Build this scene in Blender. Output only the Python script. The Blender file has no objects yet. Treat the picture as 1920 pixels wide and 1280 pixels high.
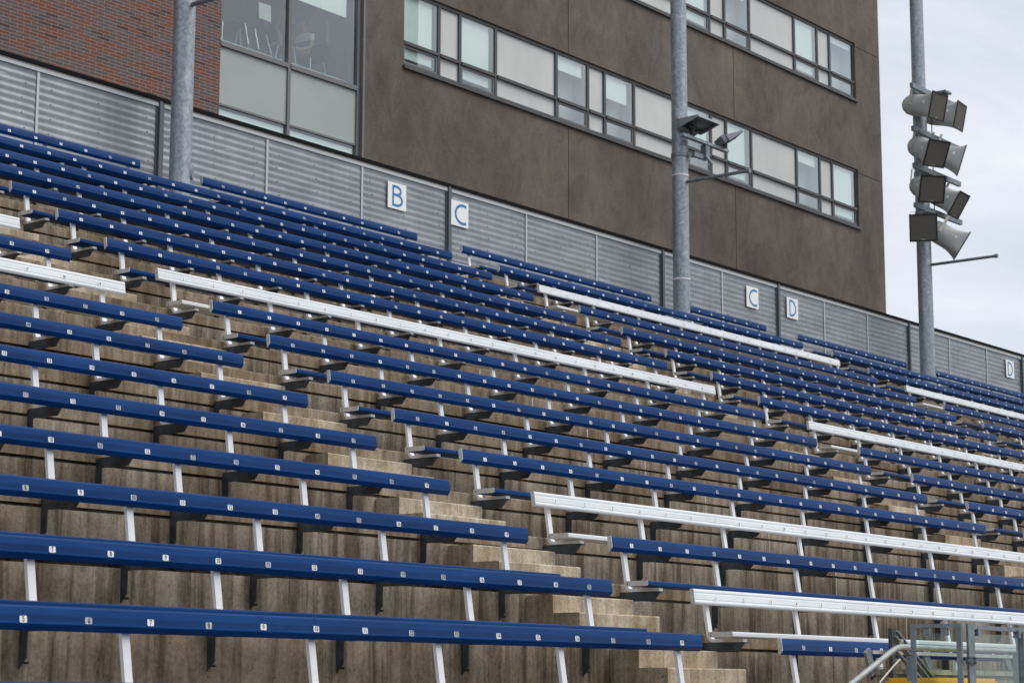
import bpy, bmesh, math, random
from mathutils import Vector, Matrix
R = math.radians
random.seed(7)
S = bpy.context.scene
COL = S.collection
ZO = 1.1                                    # eye height above the track

# ------------------------------------------------------------------ camera
YAW, PITCH, ROLL = 0.9036, 0.1677, 0.0019
cy, sy, cp, sp = math.cos(YAW), math.sin(YAW), math.cos(PITCH), math.sin(PITCH)
fw = Vector((sy*cp, cy*cp, sp)); rt = Vector((cy, -sy, 0)); up = rt.cross(fw)
r2 = math.cos(ROLL)*rt + math.sin(ROLL)*up
u2 = -math.sin(ROLL)*rt + math.cos(ROLL)*up
cam = bpy.data.cameras.new('camera'); co = bpy.data.objects.new('camera', cam); COL.objects.link(co)
co.matrix_world = Matrix(((r2.x, u2.x, -fw.x, 0), (r2.y, u2.y, -fw.y, 0), (r2.z, u2.z, -fw.z, ZO), (0, 0, 0, 1)))
cam.sensor_width = 36; cam.lens = 3907.9/1920*36
cam.clip_start = .1; cam.clip_end = 3000
cam.dof.use_dof = True; cam.dof.focus_distance = 18.5; cam.dof.aperture_fstop = 6.3
S.camera = co

# ------------------------------------------------------------------ world, sun, exposure
SUN_EL, SUN_AZ = R(52), R(150)              # azimuth from +Y towards +X
w = bpy.data.worlds.new('World'); S.world = w; w.use_nodes = True
nt = w.node_tree; nt.nodes.clear()
def N(t, ty, **k):
    n = t.nodes.new(ty)
    for a, b in k.items():
        if a.startswith('i_'):
            key = a[2:].replace('_', ' ')
            n.inputs[key].default_value = b
        else: setattr(n, a, b)
    return n
sky = N(nt, 'ShaderNodeTexSky', sky_type='NISHITA', sun_disc=False, sun_elevation=SUN_EL, sun_rotation=SUN_AZ, air_density=1.0, dust_density=2.0)
tc = N(nt, 'ShaderNodeTexCoord')
mp = N(nt, 'ShaderNodeMapping'); mp.inputs['Scale'].default_value = (1, 1, 2.6)
nz = N(nt, 'ShaderNodeTexNoise', i_Scale=3.2, i_Detail=7.0, i_Roughness=.55, i_Distortion=.4)
cr = N(nt, 'ShaderNodeValToRGB')
cr.color_ramp.elements[0].position = .36; cr.color_ramp.elements[0].color = (5.3, 5.9, 6.8, 1)
cr.color_ramp.elements[1].position = .58; cr.color_ramp.elements[1].color = (8.1, 8.25, 8.6, 1)
mxs = N(nt, 'ShaderNodeMix', data_type='RGBA'); mxs.inputs[0].default_value = .88
bg = N(nt, 'ShaderNodeBackground', i_Strength=.1)
wo = N(nt, 'ShaderNodeOutputWorld')
L = nt.links
L.new(tc.outputs['Generated'], mp.inputs[0]); L.new(mp.outputs[0], nz.inputs['Vector']); L.new(nz.outputs[0], cr.inputs[0])
L.new(sky.outputs[0], mxs.inputs[6]); L.new(cr.outputs[0], mxs.inputs[7]); L.new(mxs.outputs[2], bg.inputs[0]); L.new(bg.outputs[0], wo.inputs[0])
sl = bpy.data.lights.new('sun', 'SUN'); sl.energy = 1.5; sl.angle = R(40); sl.color = (1, .96, .9)
so = bpy.data.objects.new('sun', sl); COL.objects.link(so)
sd = Vector((math.sin(SUN_AZ)*math.cos(SUN_EL), math.cos(SUN_AZ)*math.cos(SUN_EL), math.sin(SUN_EL)))
so.rotation_euler = (-sd).to_track_quat('-Z', 'Y').to_euler(); so.location = (0, 0, 60)
S.view_settings.view_transform = 'Standard'; S.view_settings.look = 'None'
S.view_settings.gamma = 1; S.view_settings.exposure = 0.3

# ------------------------------------------------------------------ materials
MAT = {}
def base(name, col, rough=.6, metal=0., spec=.5):
    m = bpy.data.materials.new(name); m.use_nodes = True
    b = m.node_tree.nodes['Principled BSDF']
    b.inputs['Base Color'].default_value = (*col, 1); b.inputs['Roughness'].default_value = rough
    b.inputs['Metallic'].default_value = metal; b.inputs['Specular IOR Level'].default_value = spec
    MAT[name] = m
    return m, m.node_tree, b
def coords(t, scale=(1, 1, 1), world=True):
    if world: c = N(t, 'ShaderNodeNewGeometry').outputs['Position']
    else: c = N(t, 'ShaderNodeTexCoord').outputs['Object']
    mpn = N(t, 'ShaderNodeMapping'); mpn.inputs['Scale'].default_value = scale
    t.links.new(c, mpn.inputs[0]); return mpn.outputs[0]
def noise(t, scale, sc=(1, 1, 1), detail=5., rough=.6, dist=0., world=True):
    n = N(t, 'ShaderNodeTexNoise', i_Scale=scale, i_Detail=detail, i_Roughness=rough, i_Distortion=dist)
    t.links.new(coords(t, sc, world), n.inputs['Vector']); return n.outputs[0]
def ramp(t, f, stops):
    r = N(t, 'ShaderNodeValToRGB'); e = r.color_ramp.elements
    while len(e) < len(stops): e.new(.5)
    for x, (p, c) in zip(e, stops): x.position = p; x.color = (*c, 1) if len(c) == 3 else c
    t.links.new(f, r.inputs[0]); return r.outputs[0]
def mul(t, a, b, fac=1., mode='MULTIPLY'):
    m = N(t, 'ShaderNodeMix', data_type='RGBA', blend_type=mode)
    m.inputs[0].default_value = fac
    for i, v in ((6, a), (7, b)):
        if isinstance(v, tuple): m.inputs[i].default_value = (*v, 1)
        else: t.links.new(v, m.inputs[i])
    return m.outputs[2]
def mixf(t, f, a, b):
    m = N(t, 'ShaderNodeMix', data_type='RGBA'); t.links.new(f, m.inputs[0])
    for i, v in ((6, a), (7, b)):
        if isinstance(v, tuple): m.inputs[i].default_value = (*v, 1)
        else: t.links.new(v, m.inputs[i])
    return m.outputs[2]
def bump(t, b, h, strength=.3, dist=.01):
    n = N(t, 'ShaderNodeBump', i_Strength=strength, i_Distance=dist)
    t.links.new(h, n.inputs['Height']); t.links.new(n.outputs[0], b.inputs['Normal'])
def g(v): return (v, v, v)

def concrete(name, c_lo, c_hi, streak=.35, pore=.5, grime=(.5, .42, .33)):
    m, t, b = base(name, c_hi, .88, spec=.25)
    c = ramp(t, noise(t, 1.3, detail=6., dist=.6), [(.3, c_lo), (.7, c_hi)])
    st = ramp(t, noise(t, 1.0, (6.5, 6.5, .42), 6., .62, .9), [(.37, (streak, streak*.90, streak*.76)), (.57, (1.05, 1.05, 1.05))])
    c = mul(t, c, st, .9)
    st2 = ramp(t, noise(t, 1.0, (17, 17, 2.2), 6., .68, 1.2), [(.30, (.62, .58, .52)), (.56, g(1))])
    c = mul(t, c, st2, .38)
    mo = ramp(t, noise(t, 7., detail=8., rough=.7), [(.30, (.66, .63, .58)), (.50, g(1)), (.72, (1.22, 1.23, 1.24))])
    c = mul(t, c, mo, .85)
    wt = ramp(t, noise(t, 1.0, (8., 8., .75), 7., .7, .6), [(.58, g(0)), (.74, g(.6))])
    c = mixf(t, wt, c, (c_hi[0]*1.35, c_hi[1]*1.38, c_hi[2]*1.42))
    bl = ramp(t, noise(t, .55, detail=3.), [(.42, grime), (.6, (1, 1, 1))])
    c = mul(t, c, bl, .6)
    v = N(t, 'ShaderNodeTexVoronoi', i_Scale=15.); t.links.new(coords(t), v.inputs['Vector'])
    pk = N(t, 'ShaderNodeTexNoise', i_Scale=6.); t.links.new(coords(t), pk.inputs['Vector'])
    ad = N(t, 'ShaderNodeMath', operation='MULTIPLY_ADD'); t.links.new(pk.outputs[0], ad.inputs[0]); ad.inputs[1].default_value = .55; t.links.new(v.outputs['Distance'], ad.inputs[2])
    pr = ramp(t, ad.outputs[0], [(.31, g(.2)), (.40, g(1))])
    c = mul(t, c, pr, pore)
    fi = noise(t, 42., detail=6., rough=.75)
    c = mul(t, c, ramp(t, fi, [(.32, g(.62)), (.5, g(1)), (.68, g(1.25))]), .9)
    t.links.new(c, b.inputs['Base Color']); bump(t, b, fi, .35, .004)
    return m
concrete('terrace_concrete', (.30, .262, .214), (.50, .442, .365), .30)
concrete('step_concrete', (.42, .365, .29), (.62, .55, .45), .70, .6, (.72, .66, .56))
concrete('wall_concrete', (.33, .32, .26), (.46, .44, .37), .55, .4, (.7, .68, .55))
concrete('nosing_concrete', (.265, .215, .160), (.43, .36, .28), .52)

def paint(name, col, rough, wear):
    m, t, b = base(name, col, rough, spec=.5 if col[0] > .5 else .13)
    n1 = noise(t, 1.0, (1.2, 4, 10), 5.)
    c = mul(t, col, ramp(t, n1, [(.3, g(1 - wear)), (.7, g(1 + wear))]), 1)
    li = noise(t, 1.0, (.6, 60, 260), 3., .6)
    c = mul(t, c, ramp(t, li, [(.35, g(1-wear*.8)), (.65, g(1+wear*.8))]), .7)
    if col[0] < .5:                          # the grooved strip along the middle of a plank has a darker base colour
        oc = N(t, 'ShaderNodeTexCoord'); sp_ = N(t, 'ShaderNodeSeparateXYZ'); t.links.new(oc.outputs['Object'], sp_.inputs[0])
        ab = N(t, 'ShaderNodeMath', operation='SUBTRACT'); t.links.new(sp_.outputs[2], ab.inputs[0]); ab.inputs[1].default_value = .006
        a2 = N(t, 'ShaderNodeMath', operation='ABSOLUTE'); t.links.new(ab.outputs[0], a2.inputs[0])
        c = mul(t, c, ramp(t, a2.outputs[0], [(.0165, g(.74)), (.018, g(1))]), 1)
    dn = noise(t, 5., (1, 1, 1), 6., .65)
    c = mixf(t, ramp(t, dn, [(.62, g(0)), (.82, g(.22))]), c, (col[0]*.5+.08, col[1]*.5+.09, col[2]*.5+.1))
    t.links.new(c, b.inputs['Base Color'])
    t.links.new(ramp(t, n1, [(.3, g(rough-.08)), (.7, g(rough+.1))]), b.inputs['Roughness'])
    bump(t, b, li, .12, .002)
    return m
paint('blue_paint', (.0012, .040, .162), .34, .22)
paint('white_paint', (.74, .77, .80), .38, .08)
paint('white_post', (.74, .75, .76), .4, .04)
m, t, b = base('cap_metal', (.50, .49, .47), .5, .0)
t.links.new(ramp(t, noise(t, 14.), [(.3, (.40, .39, .37)), (.7, (.56, .55, .53))]), b.inputs['Base Color'])
m, t, b = base('bracket_steel', (.05, .06, .07), .45, .55)
t.links.new(ramp(t, noise(t, 9., detail=6.), [(.3, (.045, .055, .065)), (.7, (.12, .14, .16))]), b.inputs['Base Color'])
m, t, b = base('galvanised', (.34, .38, .41), .42, .55)
v = N(t, 'ShaderNodeTexVoronoi', i_Scale=26.); t.links.new(coords(t, (1, 1, .8)), v.inputs['Vector'])
gc = ramp(t, v.outputs['Color'], [(.2, (.27, .315, .35)), (.8, (.40, .445, .48))])
bl = noise(t, 4.5, (1, 1, .7), 7., .72, .5)
gc = mixf(t, ramp(t, bl, [(.56, g(0)), (.66, g(.75))]), gc, (.60, .63, .64))
gc = mul(t, gc, ramp(t, noise(t, 1., (7, 7, .3), 4.), [(.3, g(.74)), (.65, g(1.05))]), .8)
t.links.new(gc, b.inputs['Base Color'])
t.links.new(ramp(t, bl, [(.3, g(.35)), (.7, g(.6))]), b.inputs['Roughness'])
m, t, b = base('rail_steel', (.20, .235, .26), .45, .5)
c = ramp(t, noise(t, 12., detail=6.), [(.3, (.15, .18, .205)), (.7, (.27, .31, .335))])
c = mixf(t, ramp(t, noise(t, 7., detail=4.), [(.68, g(0)), (.76, g(.8))]), c, (.22, .09, .03))
t.links.new(c, b.inputs['Base Color'])
m, t, b = base('pipe_steel', (.36, .38, .37), .5, .35)
c = ramp(t, noise(t, 10., detail=6.), [(.3, (.29, .31, .31)), (.7, (.43, .45, .43))])
c = mixf(t, ramp(t, noise(t, 5., detail=5.), [(.66, g(0)), (.74, g(.7))]), c, (.33, .16, .06))
t.links.new(c, b.inputs['Base Color'])
m, t, b = base('dark_steel', (.06, .065, .07), .5, .4)
m, t, b = base('fence_metal', (.33, .345, .36), .42, .45)
c = ramp(t, noise(t, 1., (1.2, 1, 5), 5.), [(.3, (.23, .25, .275)), (.7, (.34, .365, .39))])
c = mul(t, c, ramp(t, noise(t, 1., (8, 1, .4), 4.), [(.3, g(.85)), (.7, g(1.06))]), .7)
dz = noise(t, 1., (2.2, 1, 13), 2.)
c = mixf(t, ramp(t, dz, [(.71, g(0)), (.78, g(.55))]), c, (.66, .68, .70))  # pale dashes: highlights of small dents painted into the base colour
t.links.new(c, b.inputs['Base Color']); bump(t, b, noise(t, 1., (2.5, 1, 4), 3.), .25, .02)
base('fence_post_steel', (.10, .125, .14), .5, .3)
base('batten_metal', (.52, .54, .56), .45, .3)
base('flashing', (.38, .36, .32), .7)
base('flashing_light', (.46, .49, .52), .5)
base('black_rubber', (.010, .011, .013), .9, spec=.1)
base('sign_white', (.88, .88, .88), .4)
base('sign_blue', (.03, .20, .47), .45)
base('sticker_white', (.78, .79, .80), .5)
m, t, b = base('sticker_worn', (.42, .43, .46), .6)
t.links.new(ramp(t, noise(t, 60., detail=4.), [(.35, (.22, .25, .33)), (.65, (.62, .63, .65))]), b.inputs['Base Color'])
base('ink', (.015, .015, .02), .5)
base('sticker_onwhite', (.80, .81, .82), .5)
# stucco
m, t, b = base('stucco', (.10, .085, .072), .95, spec=.2)
c = ramp(t, noise(t, .55, (1, 1, .8), 7., .62, .4), [(.3, (.112, .096, .085)), (.5, (.150, .127, .109)), (.72, (.200, .168, .135))])
c = mul(t, c, ramp(t, noise(t, 1.9, (1, 1, .62), 9., .72, 1.1), [(.34, g(.76)), (.52, g(1)), (.68, g(1.14))]), .9)
fi = noise(t, 22., detail=6., rough=.7)
c = mul(t, c, ramp(t, fi, [(.32, g(.8)), (.68, g(1.16))]), .8)
t.links.new(c, b.inputs['Base Color']); bump(t, b, fi, .5, .008)
# brick
m, t, b = base('brick', (.3, .12, .08), .9, spec=.2)
mpn = N(t, 'ShaderNodeMapping'); mpn.inputs['Rotation'].default_value = (R(90), 0, 0)
gp = N(t, 'ShaderNodeNewGeometry')
sx = N(t, 'ShaderNodeSeparateXYZ'); cx = N(t, 'ShaderNodeCombineXYZ')
t.links.new(gp.outputs['Position'], sx.inputs[0]); t.links.new(sx.outputs[0], cx.inputs[0]); t.links.new(sx.outputs[2], cx.inputs[1])
bt = N(t, 'ShaderNodeTexBrick', offset=.5, i_Scale=1.0, i_Mortar_Size=.0045, i_Mortar_Smooth=.15, i_Bias=0.0, i_Brick_Width=.278, i_Row_Height=.0597)
bt.inputs['Color1'].default_value = (0, 0, 0, 1); bt.inputs['Color2'].default_value = (1, 1, 1, 1); bt.inputs['Mortar'].default_value = (.5, .5, .5, 1)
t.links.new(cx.outputs[0], bt.inputs['Vector'])
c = ramp(t, bt.outputs['Color'], [(.0, (.205, .080, .053)), (.28, (.180, .076, .056)), (.45, (.150, .094, .086)), (.62, (.130, .096, .098)), (.8, (.134, .114, .122)), (1., (.085, .050, .045))])
c = mul(t, c, ramp(t, noise(t, 30., detail=4.), [(.3, g(.8)), (.7, g(1.15))]), .8)
zs = noise(t, 1.1, (1, 1, 1.4), 3.)
c = mixf(t, ramp(t, zs, [(.45, g(0)), (.75, g(.35))]), c, (.13, .10, .105))
c = mixf(t, bt.outputs['Fac'], c, (.31, .265, .235))
t.links.new(c, b.inputs['Base Color']); bump(t, b, bt.outputs['Fac'], -.6, .01)
base('window_frame', (.085, .083, .083), .5, .3)
base('window_frame_pale', (.17, .17, .17), .45, .4)  # paler grey for sashes, mullions and transoms
m, t, b = base('spandrel', (.50, .49, .47), .45)
t.links.new(ramp(t, noise(t, 1., (1.5, 1, .7), 4.), [(.3, (.57, .575, .56)), (.7, (.65, .65, .63))]), b.inputs['Base Color'])
m, t, b = base('curtain_spandrel', (.38, .42, .41), .35)
t.links.new(ramp(t, noise(t, .6, detail=3.), [(.3, (.34, .38, .37)), (.7, (.41, .44, .425))]), b.inputs['Base Color'])
base('blind', (.92, .94, .93), .8)
base('room_wall', (.56, .55, .57), .9)
base('room_dark', (.16, .16, .175), .9)
base('chair_black', (.02, .022, .025), .5)
base('chrome', (.45, .46, .47), .3, .7)
base('tablet_grey', (.55, .55, .52), .6)
base('skin', (.42, .25, .18), .6)
base('hair', (.05, .03, .02), .6)
base('shirt_white', (.80, .80, .80), .8)
base('trousers', (.14, .10, .10), .9)
base('shirt_pink', (.50, .33, .30), .9)
m, t, b = base('yellow_plastic', (.80, .42, .01), .38)
t.links.new(ramp(t, noise(t, 6.), [(.3, (.74, .38, .01)), (.7, (.84, .46, .015))]), b.inputs['Base Color'])
m, t, b = base('speaker_grey', (.36, .38, .37), .55)
t.links.new(ramp(t, noise(t, 3.), [(.3, (.40, .42, .41)), (.7, (.48, .495, .48))]), b.inputs['Base Color'])
m, t, b = base('grille', (.105, .097, .086), .7)
base('speaker_black', (.012, .012, .016), .5)
base('bare_strap', (.62, .58, .52), .4, .4)
base('flood_grey', (.26, .28, .30), .5, .3)
base('flood_lens', (.025, .04, .045), .15)
m, t, b = base('ground_asphalt', (.10, .10, .10), .95)
t.links.new(ramp(t, noise(t, 20., detail=5.), [(.3, g(.05)), (.7, g(.085))]), b.inputs['Base Color'])
base('caulk', (.55, .50, .42), .8)
def glass(name, tint, refl):
    m = bpy.data.materials.new(name); m.use_nodes = True; t = m.node_tree; t.nodes.clear()
    tr = N(t, 'ShaderNodeBsdfTransparent'); tr.inputs[0].default_value = (*tint, 1)
    gl = N(t, 'ShaderNodeBsdfGlossy', i_Roughness=.02); gl.inputs[0].default_value = (.9, .95, .95, 1)
    fr = N(t, 'ShaderNodeFresnel', i_IOR=1.5)
    ma = N(t, 'ShaderNodeMath', operation='MULTIPLY'); ma.inputs[1].default_value = refl
    mx = N(t, 'ShaderNodeMixShader'); o = N(t, 'ShaderNodeOutputMaterial')
    ge = N(t, 'ShaderNodeNewGeometry'); iv = N(t, 'ShaderNodeMath', operation='SUBTRACT'); iv.inputs[0].default_value = 1
    t.links.new(ge.outputs['Backfacing'], iv.inputs[1]); m3 = N(t, 'ShaderNodeMath', operation='MULTIPLY'); t.links.new(iv.outputs[0], m3.inputs[1])
    t.links.new(fr.outputs[0], m3.inputs[0]); t.links.new(m3.outputs[0], ma.inputs[0]); t.links.new(ma.outputs[0], mx.inputs[0])
    t.links.new(tr.outputs[0], mx.inputs[1]); t.links.new(gl.outputs[0], mx.inputs[2]); t.links.new(mx.outputs[0], o.inputs[0])
    MAT[name] = m
glass('window_glass', (.93, .975, .955), 4.0)
glass('screen_glass', (.86, .93, .89), 1.2)

# ------------------------------------------------------------------ mesh helpers
class MB:
    def __init__(s): s.v = []; s.f = []; s.m = []; s.cur = 0; s.smooth = False
    def add(s, vs, fs):
        o = len(s.v); s.v += [tuple(x) for x in vs]
        for f in fs: s.f.append(tuple(i+o for i in f)); s.m.append(s.cur)
    def box(s, x0, x1, y0, y1, z0, z1):
        s.add([(x0, y0, z0), (x1, y0, z0), (x1, y1, z0), (x0, y1, z0), (x0, y0, z1), (x1, y0, z1), (x1, y1, z1), (x0, y1, z1)],
              [(0, 3, 2, 1), (4, 5, 6, 7), (0, 1, 5, 4), (1, 2, 6, 5), (2, 3, 7, 6), (3, 0, 4, 7)])
    def prism_x(s, prof, x0, x1):           # prof: (y,z) polygon
        n = len(prof)
        s.add([(x0, y, z) for y, z in prof] + [(x1, y, z) for y, z in prof],
              [tuple(range(n))[::-1], tuple(range(n, 2*n))] + [(i, (i+1) % n, n+(i+1) % n, n+i) for i in range(n)])
    def prism_z(s, prof, z0, z1):
        n = len(prof)
        s.add([(x, y, z0) for x, y in prof] + [(x, y, z1) for x, y in prof],
              [tuple(range(n))[::-1], tuple(range(n, 2*n))] + [(i, (i+1) % n, n+(i+1) % n, n+i) for i in range(n)])
    def prism_y(s, prof, y0, y1):           # prof: (x,z)
        n = len(prof)
        s.add([(x, y0, z) for x, z in prof] + [(x, y1, z) for x, z in prof],
              [tuple(range(n)), tuple(range(n, 2*n))[::-1]] + [((i+1) % n, i, n+i, n+(i+1) % n) for i in range(n)])
    def tube(s, pts, r, n=12, caps=True):
        pts = [Vector(p) for p in pts]; rs = r if isinstance(r, (list, tuple)) else [r]*len(pts)
        o = []; prev = None
        for i, p in enumerate(pts):
            d = ((pts[min(i+1, len(pts)-1)] - pts[max(i-1, 0)])).normalized()
            if prev is None:
                a = d.orthogonal().normalized()
            else: a = (prev - d*prev.dot(d)).normalized()
            prev = a; bb = d.cross(a)
            for k in range(n):
                q = 2*math.pi*k/n; o.append(p + rs[i]*(math.cos(q)*a + math.sin(q)*bb))
        fs = []
        for i in range(len(pts)-1):
            for k in range(n): fs.append((i*n+k, i*n+(k+1) % n, (i+1)*n+(k+1) % n, (i+1)*n+k))
        if caps: fs += [tuple(range(n))[::-1], tuple(range((len(pts)-1)*n, len(pts)*n))]
        s.add(o, fs)
    def bar(s, p, q, wx, wy, upv=(0, 0, 1)):
        p, q = Vector(p), Vector(q); d = (q-p).normalized(); a = Vector(upv); a = (a-d*a.dot(d)).normalized(); b2 = d.cross(a)
        vs = []
        for e in (p, q):
            for i, j in ((-1, -1), (1, -1), (1, 1), (-1, 1)): vs.append(e + b2*i*wx/2 + a*j*wy/2)
        s.add(vs, [(0, 1, 2, 3)[::-1], (4, 5, 6, 7), (0, 1, 5, 4), (1, 2, 6, 5), (2, 3, 7, 6), (3, 0, 4, 7)])
    def ribbon(s, pts, wd, y=0., closed=False):   # flat stroke in xz
        P = [Vector((a, c)) for a, c in pts]; n = len(P); vs = []
        for i in range(n):
            a = P[(i-1) % n] if closed or i > 0 else P[i]; c = P[(i+1) % n] if closed or i < n-1 else P[i]
            d = (c-a).normalized(); nn = Vector((-d.y, d.x))
            vs += [(P[i].x+nn.x*wd/2, y, P[i].y+nn.y*wd/2), (P[i].x-nn.x*wd/2, y, P[i].y-nn.y*wd/2)]
        fs = []
        for i in range(n if closed else n-1):
            j = (i+1) % n; fs.append((2*i, 2*i+1, 2*j+1, 2*j))
        s.add(vs, fs)
    def mesh(s, name, mats, smooth=None):
        me = bpy.data.meshes.new(name); me.from_pydata(s.v, [], s.f)
        for mm in (mats if isinstance(mats, (list, tuple)) else [mats]): me.materials.append(MAT[mm])
        me.polygons.foreach_set('material_index', s.m)
        bm = bmesh.new(); bm.from_mesh(me); bmesh.ops.recalc_face_normals(bm, faces=bm.faces) if smooth != 'flat' else None
        bm.to_mesh(me); bm.free()
        if smooth and smooth != 'flat':
            me.polygons.foreach_set('use_smooth', [True]*len(me.polygons)); me.set_sharp_from_angle(angle=R(smooth))
        me.update(); return me
    def build(s, name, mats, parent=None, smooth=None, loc=None):
        return put(name, s.mesh(name, mats, smooth), parent, loc)
def put(name, me, parent=None, loc=None):
    o = bpy.data.objects.new(name, me); COL.objects.link(o)
    if parent is not None: o.parent = parent
    if loc is not None: o.location = loc
    return o
def tag(o, label, cat, group=None, kind=None):
    o['label'] = label; o['category'] = cat
    if group: o['group'] = group
    if kind: o['kind'] = kind
    return o
def thing(name, label, cat, loc=(0, 0, 0), group=None):
    return tag(put(name, None, None, loc), label, cat, group)
def struct(name, mb, m):
    o = mb.build(name, m); o['kind'] = 'structure'; return o
_txt = {}
def text_mesh(sx, size, align='CENTER'):
    cu = bpy.data.curves.new('t', 'FONT'); cu.body = sx; cu.size = size; cu.offset = size*.014; cu.align_x = align; cu.align_y = 'CENTER'; cu.resolution_u = 3
    o = bpy.data.objects.new('t', cu); COL.objects.link(o)
    dg = bpy.context.evaluated_depsgraph_get(); me = bpy.data.meshes.new_from_object(o.evaluated_get(dg))
    vs = [tuple(v.co) for v in me.vertices]; fs = [tuple(p.vertices) for p in me.polygons]
    bpy.data.objects.remove(o); bpy.data.curves.remove(cu); bpy.data.meshes.remove(me)
    return vs, fs

# ------------------------------------------------------------------ stand geometry
D, H = .8678, .4594
def yr(r): return 9.0879 + D*(r-2)
def zr(r): return .3942 + H*(r-2) + ZO      # height of the seat numbers
def zt(r): return zr(r) - .79               # tread level in front of row r
YO = .1                                     # riser face behind row r is at yr+YO

gm = MB(); gm.add([(-700, -700, 0), (900, -700, 0), (900, 900, 0), (-700, 900, 0)], [(0, 1, 2, 3)])
struct('ground', gm, 'ground_asphalt')

# terrace
X0, X1 = 4.2, 58.
ter = thing('concrete_grandstand', 'stained brown concrete grandstand terraces carrying all the benches', 'grandstand', (X0, yr(0)+YO, 0))
TL = Vector((X0, yr(0)+YO, 0))
def tput(mb, name, m, **k):
    o = mb.build(name, m, ter, **k); o.location = -TL; return o
for r in range(0, 19):
    Y = yr(r)+YO; top = zt(r+1); dep = D if r < 18 else 1.3
    n = MB(); c = .008
    n.cur = 0
    n.prism_x([(Y, top-.112), (Y, top-c), (Y+c, top), (Y+dep, top), (Y+dep, top-.112)], X0, X1)
    n.cur = 1
    n.box(X0, X1, Y+.06, Y+.3, top-.138, top-.113)
    zb = zt(r) if r > 0 else 0.
    n.box(X0, X1, Y-.004 if r % 3 else Y+.004, Y+.3, zb, top-.138)
    tput(n, 'terrace_row', ['nosing_concrete', 'terrace_concrete'])
bk = MB(); bk.box(X0, X1, yr(18)+YO+1.0, yr(18)+YO+1.3, 0, zt(19)-.113); tput(bk, 'back_wall', 'terrace_concrete')
for xs, rows in ((20.9, range(2, 18)), (32.6, range(7, 18)), (9.15, range(5, 12))):
    for r in rows:
        if random.random() < .3 and xs != 20.9: continue
        Y = yr(r)+YO; n = MB()
        hi = random.uniform(.02, .16)
        n.box(xs-.011, xs+.011, Y-.007, Y+.02, zt(r)+.01, zt(r+1)-.134)
        n.box(xs-.011, xs+.011, Y-.003, Y+.02, zt(r+1)-.11, zt(r+1)-.012)
        tput(n, 'joint_sealant', 'caulk')

def stairs(x0, x1, label, rows):
    st = thing('aisle_stairs', label, 'stairs', (x0, yr(1), zt(1)), 'concrete stair flights between bench blocks')
    for r in rows:
        Y = yr(r)+YO
        for k, (zz, f, bk_) in enumerate(((zt(r+1)-.153, Y-.289, Y-.003), (zt(r+1)-.306, Y-.578, Y-.289+.02))):
            jx = random.uniform(-.012, .012); c = .01
            n = MB(); n.prism_x([(f, zz-.16), (f, zz-c), (f+c, zz), (bk_, zz), (bk_, zz-.16)] if k == 0 else [(f, zt(r)), (f, zz-c), (f+c, zz), (bk_, zz), (bk_, zt(r))], x0+jx, x1+jx)
            if k == 0: n.box(x0+jx+.003, x1+jx-.003, f+.021, bk_, zt(r), zz-.16)
            o = n.build('stair_step', 'step_concrete', st); o.location = -st.location
stairs(14.06, 15.24, 'pale worn concrete stairs climbing between the front left and middle bench blocks', range(1, 19))
stairs(26.56, 27.68, 'concrete stairs below the letter C sign right of the letter B sign', range(1, 19))
stairs(38.16, 39.24, 'farthest concrete stairs, below the neighbouring letter C and D signs', range(6, 19))

# ------------------------------------------------------------------ benches
LEAN = R(7)
PROF = [(0, .060), (.002, .068), (.007, .0745), (.014, .077), (.031, .077), (.038, .072), (.040, .06), (.040, -.044), (.038, -.056), (.032, -.0585), (.005, -.033), (.001, -.0275), (0, -.0255)]
PROFW = [(.001, .060), (.003, .068), (.007, .0745), (.014, .077), (.031, .077), (.038, .072), (.040, .06), (.040, -.044), (.038, -.054), (.030, -.058), (.012, -.056), (.002, -.050), (-.003, -.041), (-.003, -.032), (.001, -.025), (.0055, -.021), (.0055, -.017), (.0012, -.012), (.0012, .030), (.0050, .038), (.0050, .043), (.001, .050)]
SEATP = [(y, z+.012) for y, z in [(-.356, .4555), (-.352, .457), (-.124, .457), (-.12, .453), (-.12, .417), (-.124, .413), (-.352, .413), (-.360, .419), (-.361, .425), (-.361, .446), (-.360, .452)]]
_cache = {}
def cached(key, fn):
    if key not in _cache: _cache[key] = fn()
    return _cache[key]
def plank(ln, col):
    def f():
        n = MB(); n.prism_x(PROFW if col == 'white_paint' else PROF, 0, ln); return n.mesh('backrest', col, 24)
    return cached(('b', round(ln, 3), col), f)
def seatm(ln, col):
    def f():
        n = MB(); n.prism_x(SEATP, 0, ln); return n.mesh('seat', col, 40)
    return cached(('s', round(ln, 3), col), f)
def backcap():
    n = MB(); cyy = .02; n.prism_x([((y-.02)*1.06+.02, (z-.01)*1.03+.01) for y, z in PROF if not (.001 < y < .0013)], -.008, 0); return n.mesh('end_cap', 'cap_metal')
def seatcap():
    n = MB(); n.prism_x([((y+.24)*1.015-.24, (z-.447)*1.06+.447) for y, z in SEATP], -.008, 0); return n.mesh('end_cap', 'cap_metal')
def rownum(r):
    def f():
        vs, fs = text_mesh(str(r), .036); n = MB()
        n.add([(-.0095, -x*.85, z) for x, z, _ in vs], fs); return n.mesh('row_number', 'ink', 'flat')
    return cached(('rn', r), f)
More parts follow.
